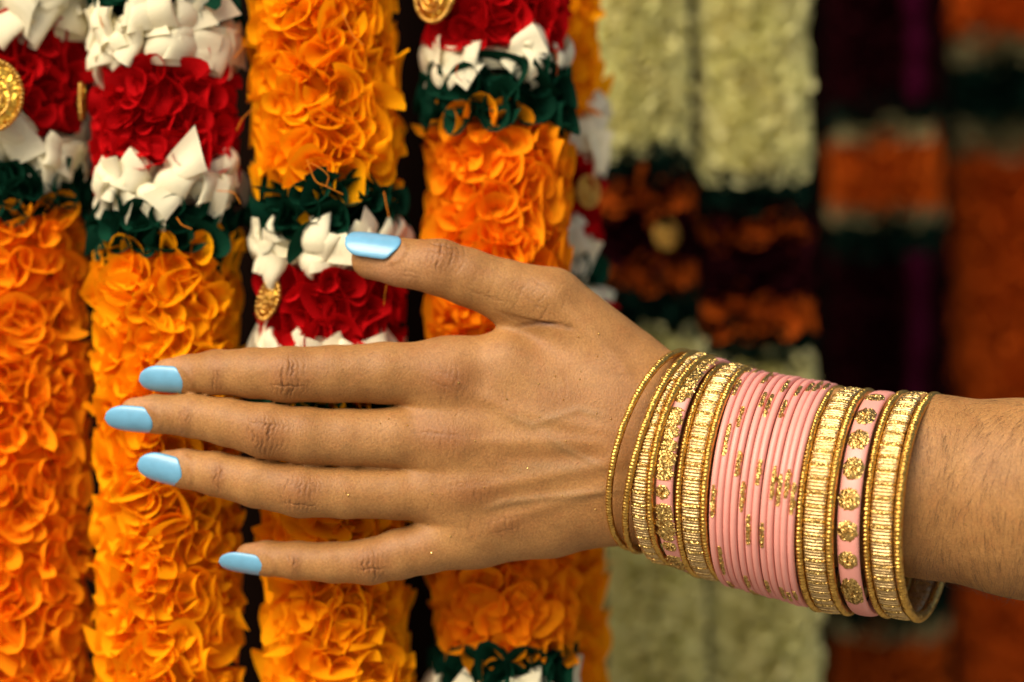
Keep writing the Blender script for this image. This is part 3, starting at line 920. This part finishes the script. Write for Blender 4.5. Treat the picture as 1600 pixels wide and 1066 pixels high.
for (x, y, rx, ry, a) in ((600, 425, 40, 26, 0.5), (265, 566, 22, 10, 0.6), (215, 628, 22, 9, 0.6), (272, 708, 20, 8, 0.6), (392, 852, 20, 8, 0.6), (690, 545, 80, 18, 0.25), (640, 430, 60, 22, 0.25), (560, 690, 90, 18, 0.12),
                          (880, 560, 90, 30, 0.15), (630, 850, 50, 14, 0.2)):
    pale += bump(x, y, rx, ry, a)
# long faint lines along the hand back and wrist
for k in range(26):
    x = _w.uniform(650, 960); y = _w.uniform(560, 840)
    L_ = _w.uniform(14, 34); an = _w.uniform(-0.5, 0.5) + 1.57
    r_ = ridge([(x - L_ * math.cos(an), y - L_ * math.sin(an)), (x + 3, y), (x + L_ * math.cos(an), y + L_ * math.sin(an))], 1.6, 1.0)
    disp -= 0.35 * r_; crease += 0.05 * r_
# small unevenness
disp += 0.35 * np.sin(px / 17.0 + 2 * np.sin(py / 23.0)) * np.sin(py / 14.0 + 1.3 * np.sin(px / 29.0)) * front
co2 = co + no * disp[:, None]
me1.vertices.foreach_set("co", h2w(co2).astype(np.float32).ravel())
me1.flip_normals()      # hand units are mirrored against the world
for nm, arr in (("flush", flush), ("crease", crease), ("pale", pale), ("vein", vein)):
    at = me1.attributes.new(nm, 'FLOAT', 'POINT')
    at.data.foreach_set("value", np.clip(arr, 0, 1).astype(np.float32))
me1.materials.clear(); me1.materials.append(M["skin"])
me1.polygons.foreach_set("use_smooth", np.ones(len(me1.polygons), bool))
me1.update()
me1.name = "person"
# which way do the faces look now?
_pn = np.empty(len(me1.polygons) * 3, np.float32); me1.polygons.foreach_get("normal", _pn); _pn = _pn.reshape(-1, 3)
_pc = np.empty(len(me1.polygons) * 3, np.float32); me1.polygons.foreach_get("center", _pc); _pc = _pc.reshape(-1, 3)
_sel = _pc[:, 1] < (DP - 70) * S
if np.mean(_pn[_sel][:, 1]) > 0:
    me1.flip_normals()
person = add("person", me1)
tag(person, "person's left hand and bare forearm with light blue nails, fingers spread over the garlands", "person")


def skin_at(x, y):
    d = np.hypot(px - x, py - y)
    m_ = d < 5
    if not m_.any(): return None, None
    i = np.nonzero(m_)[0]
    j = i[np.argmax(co2[i, 2])]
    return co2[j], no[j]


# nails
def nail(A2, zA, B2, zB, rad, roll, half, flat=1.0, point=0.50):
    """A2 -> B2: picture points of the finger's axis under the nail root and under the nail tip; roll: degrees the nail faces down"""
    A, Bv = H(A2[0], A2[1], zA), H(B2[0], B2[1], zB)
    L_ = Bv - A; ln = np.linalg.norm(L_); l = L_ / ln
    cz = np.array([0, 0, 1.0]); cz = cz - l * cz.dot(l); cz /= np.linalg.norm(cz)
    dn = np.cross(l, cz)
    if dn[1] < 0: dn = -dn
    nu, nw = 26, 17
    u = np.linspace(0, 1, nu); w = np.linspace(-1, 1, nw)
    U, Wd = np.meshgrid(u, w, indexing='ij')
    # half width along the nail: round root, straight sides, rounded free edge
    prof = np.minimum(np.sqrt(np.clip(1 - ((0.20 - u) / 0.20).clip(0) ** 2 * 0.55, 0, 1)), np.sqrt(np.clip(1 - ((u - point) / (1 - point)).clip(0, 1) ** 2.2, 0.0, 1)))
    prof = np.maximum(prof, 0.02)
    # root edge curves back at the sides
    Us = U + 0.10 * (1 - U) ** 3 * Wd ** 2
    a = math.radians(roll) + np.radians(half) * Wd * prof[:, None]
    r_ = rad * (1 - 0.05 * (Us - 0.4) ** 2) - 7.0 * np.clip(Us - 0.55, 0, 1) ** 2
    edge = np.clip((1 - np.abs(Wd)) * 6, 0, 1) * np.clip((1 - U) * 12, 0, 1) * np.clip(U * 14, 0, 1)
    outer = r_ + 1.9 + 1.0 * edge
    inner = r_ - 1.6
    axis = A + Us[..., None] * L_
    rv = np.cos(a)[..., None] * cz + np.sin(a)[..., None] * dn
    top = axis + outer[..., None] * rv; bot = axis + inner[..., None] * rv
    n = nu * nw
    f = grid_faces(nu, nw)
    V = np.concatenate([top.reshape(-1, 3), bot.reshape(-1, 3)])
    rim = [i * nw for i in range(nu)] + [(nu - 1) * nw + j for j in range(1, nw)] + [i * nw + nw - 1 for i in range(nu - 2, -1, -1)] + [j for j in range(nw - 2, 0, -1)]
    rim = np.array(rim)
    rs = np.stack([rim, np.roll(rim, -1), np.roll(rim, -1) + n, rim + n], 1)
    F = np.concatenate([f, f[:, ::-1] + n, rs])
    me = mesh_np("fingernail", h2w(V), F, M["polish"])
    import bmesh
    bm = bmesh.new(); bm.from_mesh(me); bmesh.ops.recalc_face_normals(bm, faces=bm.faces[:]); bm.to_mesh(me); bm.free()
    return add("fingernail", me, person)


nail((300, 584.5), 13, (230, 580), -9, 30.0, 30, 50)
nail((252, 647.5), 10, (177, 641), -13, 30.0, 26, 46)
nail((299, 733), 9, (229, 715), -11, 31.0, 22, 50)
nail((424, 872.5), -3, (352, 861), -22, 27.0, 36, 46)
o_ = nail((629, 411), 17, (544, 399), -4, 37.5, -46, 46, point=0.66)
tag(o_, "wide thumbnail, glossiest of the five")

# specks of glitter on the skin
b = Bag()
for (x, y) in ((607, 650), (592, 658), (639, 661), (743, 685), (843, 596), (868, 583), (906, 576), (905, 588), (843, 647), (933, 641), (920, 699), (882, 685), (760, 758), (672, 770), (875, 770), (929, 800), (679, 865), (547, 773),
               (938, 519), (900, 528), (790, 620), (820, 730), (720, 600), (955, 650), (545, 770), (930, 555), (880, 620), (700, 840), (1506, 823)):
    c, n_ = skin_at(x, y)
    if c is None: continue
    r_ = rng.uniform(1.2, 2.0)
    e = nrg.randn(3); e /= np.linalg.norm(e)
    f = np.cross(e, n_); f /= np.linalg.norm(f); g_ = np.cross(e, f)
    for _k in range(2):
        e2_ = nrg.randn(3); e2_ /= np.linalg.norm(e2_)
        f2_ = np.cross(e2_, n_); f2_ /= np.linalg.norm(f2_); g2_ = np.cross(e2_, f2_)
        b.put(h2w(np.array([e2_, -e2_, f2_, -f2_, g2_, -g2_]) * r_ * 0.9 + c + n_ * 0.8), None, [(0, 2, 4), (2, 1, 4), (1, 3, 4), (3, 0, 4), (2, 0, 5), (1, 2, 5), (3, 1, 5), (0, 3, 5)])
    o8 = np.array([e, -e, f, -f, g_, -g_]) * r_ + c + n_ * 0.6
    b.put(h2w(o8), None, [(0, 2, 4), (2, 1, 4), (1, 3, 4), (3, 0, 4), (2, 0, 5), (1, 2, 5), (3, 1, 5), (0, 3, 5)])
o_ = add("glitter_specks", b.mesh("glitter_specks", M["gold"], False), person)
o_["kind"] = "stuff"

# fine dark hairs on the forearm and, fewer, on the fingers
b = Bag()
cand = np.nonzero((px > 1425) & (px < 1660) & (front > 0.55))[0]
pick = nrg.choice(cand, 800, replace=False)
fing = np.nonzero((px > 490) & (px < 640) & (py > 545) & (py < 800) & (front > 0.75))[0]
pick2 = nrg.choice(fing, 90, replace=False)
bk = np.nonzero((px > 640) & (px < 960) & (py > 520) & (py < 850) & (front > 0.7))[0]
pick3 = nrg.choice(bk, 120, replace=False)
for grp, pk in ((0, pick), (1, pick2), (2, pick3)):
    for i in pk:
        c, n_ = co2[i], no[i]
        v01 = (py[i] - 620) / 300.0
        if grp == 0:
            ang = math.radians(114 - 26 * v01 + 10 * math.sin(px[i] / 31.0 + py[i] / 47.0) + nrg.randn() * 7)      # mostly downwards, slanting at the top
            ln = nrg.uniform(20, 52)
        else:
            ang = math.radians(150 + nrg.randn() * 18); ln = nrg.uniform(6, 13)
        d = np.array([math.cos(ang), math.sin(ang), 0.0]); d -= n_ * d.dot(n_); d /= np.linalg.norm(d)
        sd = np.cross(d, n_)
        t = np.linspace(0, 1, 5)
        cv = nrg.uniform(-0.18, 0.18)
        lift = nrg.uniform(0.06, 0.16)
        Pp = c + ln * (t[:, None] * d + cv * (t ** 2)[:, None] * sd + (lift * np.sin(t * 2.4))[:, None] * n_) + n_ * (0.2 - 0.012 * ln * (t ** 2))[:, None] * 1
        v, q = tube(h2w(Pp), (0.165 if grp == 0 else 0.15) * S * (1 - 0.75 * t), 3)
        b.put(v, q)
o_ = add("body_hair", b.mesh("body_hair", M["hair"]), person)
o_["kind"] = "stuff"


# ------------------------------------------------------------------ bangles
TAB = np.array([
    (951, 1076, 547, 984, 860), (977, 1089, 549, 996, 865), (1002, 1099, 552, 1044, 884), (1038, 1120, 558, 1083, 895), (1058, 1136, 564, 1100, 902), (1102, 1170, 573, 1130, 911),
    (1114, 1178, 576, 1143, 917), (1236, 1302, 598, 1263, 949), (1249, 1312, 602, 1280, 956), (1298, 1356, 608, 1332, 961), (1326, 1382, 610, 1358, 963), (1351, 1408, 610, 1386, 967), (1405, 1462, 614, 1440, 969)], float)


class Ring:
    def __init__(self, fx, rtube):
        g = [np.interp(fx, TAB[:, 0], TAB[:, i]) for i in range(1, 5)]
        z0 = np.interp(fx, [950, 1100, 1405], [2, 12, 58])
        T, Bm = H(g[0], g[1], z0), H(g[2], g[3], z0)
        self.C = (T + Bm) / 2
        u = T - Bm
        self.R = np.linalg.norm(u) / 2 - rtube
        self.u = u / np.linalg.norm(u)
        self.a = np.array([-self.u[1], self.u[0], 0.0])
        if self.a[0] < 0: self.a = -self.a
        lo, hi = 0.0, math.radians(70)
        th = np.linspace(0, math.pi, 181)
        for _ in range(30):
            t = (lo + hi) / 2
            self.set(t)
            x, _y = project(self.pt(th, 0.0, rtube))
            if x.min() > fx - rtube * 0.4: lo = t
            else: hi = t
        self.set((lo + hi) / 2)

    def set(self, t):
        ez = np.array([0, 0, 1.0])
        self.v = math.cos(t) * ez - math.sin(t) * self.a
        self.n = math.cos(t) * self.a + math.sin(t) * ez
        self.t = t

    def pt(self, th, w, rho):
        th, w, rho = np.broadcast_arrays(np.asarray(th, float), np.asarray(w, float), np.asarray(rho, float))
        return self.C + (self.R + rho)[..., None] * (np.cos(th)[..., None] * self.u + np.sin(th)[..., None] * self.v) + w[..., None] * self.n

    def local(self, th, w, rho):
        return h2w(self.pt(th, w, rho)) - h2w(self.C)

    def where(self, x, y):
        """angle and distance of the front point nearest to picture point x, y"""
        th = np.linspace(0.05, math.pi - 0.05, 600)
        X, Y = project(self.pt(th, 0.0, 5.0))
        d = np.hypot(X - x, Y - y)
        i = int(np.argmin(d))
        return th[i], d[i]


def fix_normals(me):
    import bmesh
    bm = bmesh.new(); bm.from_mesh(me); bmesh.ops.recalc_face_normals(bm, faces=bm.faces[:]); bm.to_mesh(me); bm.free()


def ring_mesh(name, rg, w0, a, b, mats, nth=300, ns=10, mod=None, flat=2.0, wmod=None, mat_fn=None):
    """closed ring of superelliptic section: half width a along the arm, half height b, centre offset w0"""
    th = np.linspace(0, 2 * math.pi, nth, endpoint=False)
    ps = np.linspace(0, 2 * math.pi, ns, endpoint=False)
    T, Ps = np.meshgrid(th, ps, indexing='ij')
    c, s_ = np.cos(Ps), np.sin(Ps)
    cw = np.sign(c) * np.abs(c) ** (2 / flat); sw = np.sign(s_) * np.abs(s_) ** (2 / flat)
    m = 1.0 if mod is None else mod(T)
    outw = np.clip(s_, 0, 1)
    rho = b * sw + (0 if mod is None else (m - 1.0) * b * outw)
    w = w0 + a * cw * (1.0 if wmod is None else wmod(T))
    v = rg.local(T, w, rho).reshape(-1, 3)
    f = grid_faces(nth, ns, wrap_u=True, wrap_v=True)
    mi = None
    if mat_fn is not None:
        mi = np.repeat(mat_fn(th), ns)
    me = mesh_np(name, v, f, mats, True, mi)
    fix_normals(me)
    return me


def bead_mod(npitch, amp=0.35):
    return lambda T: 1.0 + amp * (np.abs(np.sin(T * npitch / 2.0)) - 0.6)


def top_ring(name, me, rg, label, group):
    o = add(name, me)
    o.location = h2w(rg.C)
    tag(o, label, "bangle", group)
    return o


def glitter_band(rg, th0, th1, w0, wa, r0, rb, seed, n=None):
    """crust of glitter laid on a ring between two angles, ragged at its rim"""
    r = np.random.RandomState(seed)
    ln = abs(th1 - th0) * rg.R
    n = n or max(8, int(ln / 2.2)); m = 9
    t = np.linspace(0, 1, n); w = np.linspace(-1, 1, m)
    T, Wd = np.meshgrid(t, w, indexing='ij')
    rag = 1 + 0.22 * np.sin(T * ln / 3.5 + r.uniform(0, 6)) * np.sign(Wd) * 0.6 + 0.14 * r.randn(n)[:, None]
    endr = np.sqrt(np.clip(1 - np.abs(2 * T - 1) ** 6, 0.02, 1))
    ww = Wd * rag.clip(0.5, 1.25) * endr
    prof = np.sqrt(np.clip(1 - (np.clip(np.abs(ww), 0, 1)) ** 2 * 0.9, 0.02, 1))
    rho = r0 + rb * prof + 0.35 * r.randn(n, m) + 0.7
    edge = (np.abs(Wd) > 0.99) | (T < 0.001) | (T > 0.999)
    rho = np.where(edge, rho - 2.2, rho)
    th = th0 + (th1 - th0) * T
    me = mesh_np("glitter_patch", rg.local(th, w0 + wa * ww, rho).reshape(-1, 3), grid_faces(n, m), M["gold_glitter"], False)
    return me


def glitter_dot(rg, th, w0, rad, rbase, hgt, seed, squash=1.0):
    """round flower of glitter grains"""
    r = np.random.RandomState(seed)
    na, nr = 30, 7
    an = np.linspace(0, 2 * math.pi, na, endpoint=False); rr = np.linspace(0, 1, nr)
    A, Q = np.meshgrid(an, rr, indexing='ij')
    lob = 1 + 0.05 * np.cos(A * r.choice([7, 8, 9]) + r.uniform(0, 6)) + 0.025 * r.randn(na)[:, None]
    rho = rbase(w0 + rad * Q * lob * np.cos(A)) + hgt * (1 - Q ** 4) + 0.55 * r.randn(na, nr) * (Q < 0.99) - 0.6
    T = th + squash * rad * Q * lob * np.sin(A) / rg.R
    me = mesh_np("glitter_dot", rg.local(T, w0 + rad * Q * lob * np.cos(A), rho).reshape(-1, 3), grid_faces(na, nr, wrap_u=True), M["gold_glitter"], False)
    return me


ORD = ["first", "second", "third", "fourth", "fifth", "sixth", "seventh", "eighth", "ninth", "tenth", "eleventh", "twelfth"]

# two slim gold wires nearest the hand
for fx, lab in ((951, "slim beaded gold bangle lying loose nearest the hand, first of the stack"), (977, "slim beaded gold bangle just behind the loose first one, against a ribbed band")):
    rg = Ring(fx, 4.6)
    o = top_ring("bangle", ring_mesh("bangle", rg, 0, 5.4, 5.4, M["gold_bead"], 900, 10, bead_mod(190, 0.35)), rg, lab, "slim gold bangles")


def ribbed(fx, wa, wb, borders, lab, nrib=200, seed=0):
    """wound gold band from wa to wb with beaded borders (offset, radius)"""
    rg = Ring(fx, 7)
    r = np.random.RandomState(seed)
    nth = nrib * 6
    hts = np.where(np.arange(nrib) % 4 == 3, r.uniform(1.1, 1.35, nrib), r.uniform(0.82, 1.05, nrib))

    def mod(T):
        k = np.floor(T / (2 * math.pi) * nrib).astype(int) % nrib
        ph = (T / (2 * math.pi) * nrib) % 1.0
        return hts[k] * (0.52 + 0.52 * np.sqrt(np.clip(1 - (2 * ph - 1) ** 2, 0, 1)))

    rough = lambda th: (np.floor(th / (2 * math.pi) * nrib).astype(int) % 4 == 3).astype(int)
    me = ring_mesh("bangle", rg, (wa + wb) / 2, (wb - wa) / 2, 6.0, [M["gold_rib"], M["gold_glitter"]], nth, 14, mod, 2.8, None, rough)
    o = top_ring("bangle", me, rg, lab, "ribbed gold bangles")
    for w0, rr in borders:
        add("beaded_border", ring_mesh("beaded_border", rg, w0, rr, rr + 1.4, M["gold_bead"], 900, 10, bead_mod(170, 0.4)), o)
    return o


ribbed(1001, -16, 10, [(15, 5)], "ribbed gold bangle nearest the hand, wound in pale gold wire, beaded on one edge", 196, 1)

# pink band almost covered in gold glitter
rg = Ring(1038, 6.5)
o = top_ring("bangle", ring_mesh("bangle", rg, 0, 13.5, 5.6, M["pink"], 300, 14, None, 2.8), rg, "pink bangle almost covered in coarse gold glitter, between two ribbed gold bangles", "broad pink bangles")
segs = [(1110, 575, 1074, 640), (1066, 652, 1040, 745), (1036, 752, 1034, 795), (1036, 800, 1050, 868)]
for k, (xa, ya, xb, yb) in enumerate([(1114, 560, 1066, 632), (1063, 637, 1048, 690), (1050, 684, 1037, 752), (1036, 786, 1044, 846), (1055, 866, 1072, 884)]):
    ta, tb = rg.where(xa, ya)[0], rg.where(xb, yb)[0]
    add("glitter_patch", glitter_band(rg, ta, tb, [0, -1, 0, 0, -1][k], [15, 14.5, 14.5, 15, 13][k], 4.9, 1.4, 30 + k), o)
flatb = lambda w: 5.6 - 0.6 * np.abs(w / 13.5) ** 3
for k, (x, y, w) in enumerate(((1037, 770, -1), (1040, 718, 4), (1049, 853, 0), (1086, 893, 0))):
    add("glitter_dot", glitter_dot(rg, rg.where(x, y)[0], w, 11.5, flatb, 2.4, 50 + k), o)

ribbed(1080, -15, 15, [(-20, 5), (20, 5.2)], "ribbed gold bangle with beaded edges touching the slim pink ones on the hand side", 200, 2)

# twelve slim pink bangles
pinks = []
_step = (1237 - 1114) / 11.0
for k in range(12):
    rg = Ring(1114 + _step * k + rng.uniform(-1.3, 1.3), 6.4)
    rg.R += rng.uniform(-1.5, 1.0)
    me = ring_mesh("bangle", rg, 0, 5.25, 6.2, M["pink"], 260, 14, None, 2.3)
    side = "counted from the hand"
    o = top_ring("bangle", me, rg, f"{ORD[k]} slim pink bangle counted from the hand, with flecks of gold glitter", "slim pink bangles")
    pinks.append((rg, o))
z6 = lambda x, y, l: (1100 + x / 4.264, 550 + y / 4.264, l / 4.264)
z7 = lambda x, y, l: (1100 + x / 4.264, 750 + y / 4.264, l / 4.264)
flecks = [z6(200, 225, 110), z6(355, 122, 60), z6(225, 425, 140), z6(135, 580, 210), z6(405, 180, 60), z6(375, 310, 100), z6(420, 350, 150), z6(540, 230, 80), z6(620, 255, 70), z6(515, 375, 120), z6(700, 230, 60), z6(775, 240, 80),
          z6(820, 235, 60), z6(205, 740, 170), z7(235, 110, 200), z6(360, 800, 170), z6(450, 870, 220), z6(490, 920, 210), z6(548, 880, 190), z7(590, 125, 210), z7(42, 140, 215), z7(285, 335, 200), z7(395, 370, 170), z7(135, 540, 200),
          z7(265, 685, 90), z7(415, 715, 90), z7(360, 755, 90), z7(520, 760, 90), z7(565, 780, 70), z7(615, 770, 70), z7(180, 690, 60), z7(330, 745, 60), z6(760, 250, 50), z6(300, 130, 50), z6(440, 160, 40)]
for i, (x, y, l) in enumerate(flecks):
    best = min(range(12), key=lambda k: pinks[k][0].where(x, y)[1])
    rg, o = pinks[best]
    th, _ = rg.where(x, y)
    dth = l / rg.R / 2 / max(0.35, abs(math.sin(th)))
    th0, th1 = max(-0.3, th - dth), min(math.pi + 0.3, th + dth)
    add("glitter_patch", glitter_band(rg, th0, th1, rng.uniform(-0.8, 0.8), 4.2, 2.0, 4.6, 100 + i), o)

ribbed(1273, -17, 17, [(-23, 5.8), (23, 5.8)], "ribbed gold bangle with beaded edges between the slim pink ones and the dotted pink one", 204, 3)

rg = Ring(1326, 7)
o = top_ring("bangle", ring_mesh("bangle", rg, 0, 16.5, 6.4, M["pink"], 300, 16, None, 2.6), rg, "broad pink bangle with a row of round gold glitter dots", "broad pink bangles")
flatb = lambda w: 6.4 - 1.0 * np.abs(w / 16.5) ** 3
for k, (x, y, w, rr, sq) in enumerate(((1366, 621, 0, 15, 1.0), (1346, 648, 0, 15.5, 1.3), (1337, 686, 0, 15.5, 1.2), (1333, 732, 1, 16, 1.15), (1327, 781, 0, 16, 1.1), (1324, 830, 0, 15.5, 1.05), (1327, 875, 0, 14.5, 1.05), (1334, 925, 0, 16.2, 2.1))):
    add("glitter_dot", glitter_dot(rg, rg.where(x, y)[0], w, rr, flatb, 2.8, 70 + k, sq), o)

ribbed(1379, -18, 16, [(-24, 5.8), (24, 6.6)], "ribbed gold bangle with beaded edges farthest up the forearm, last of the stack", 204, 4)
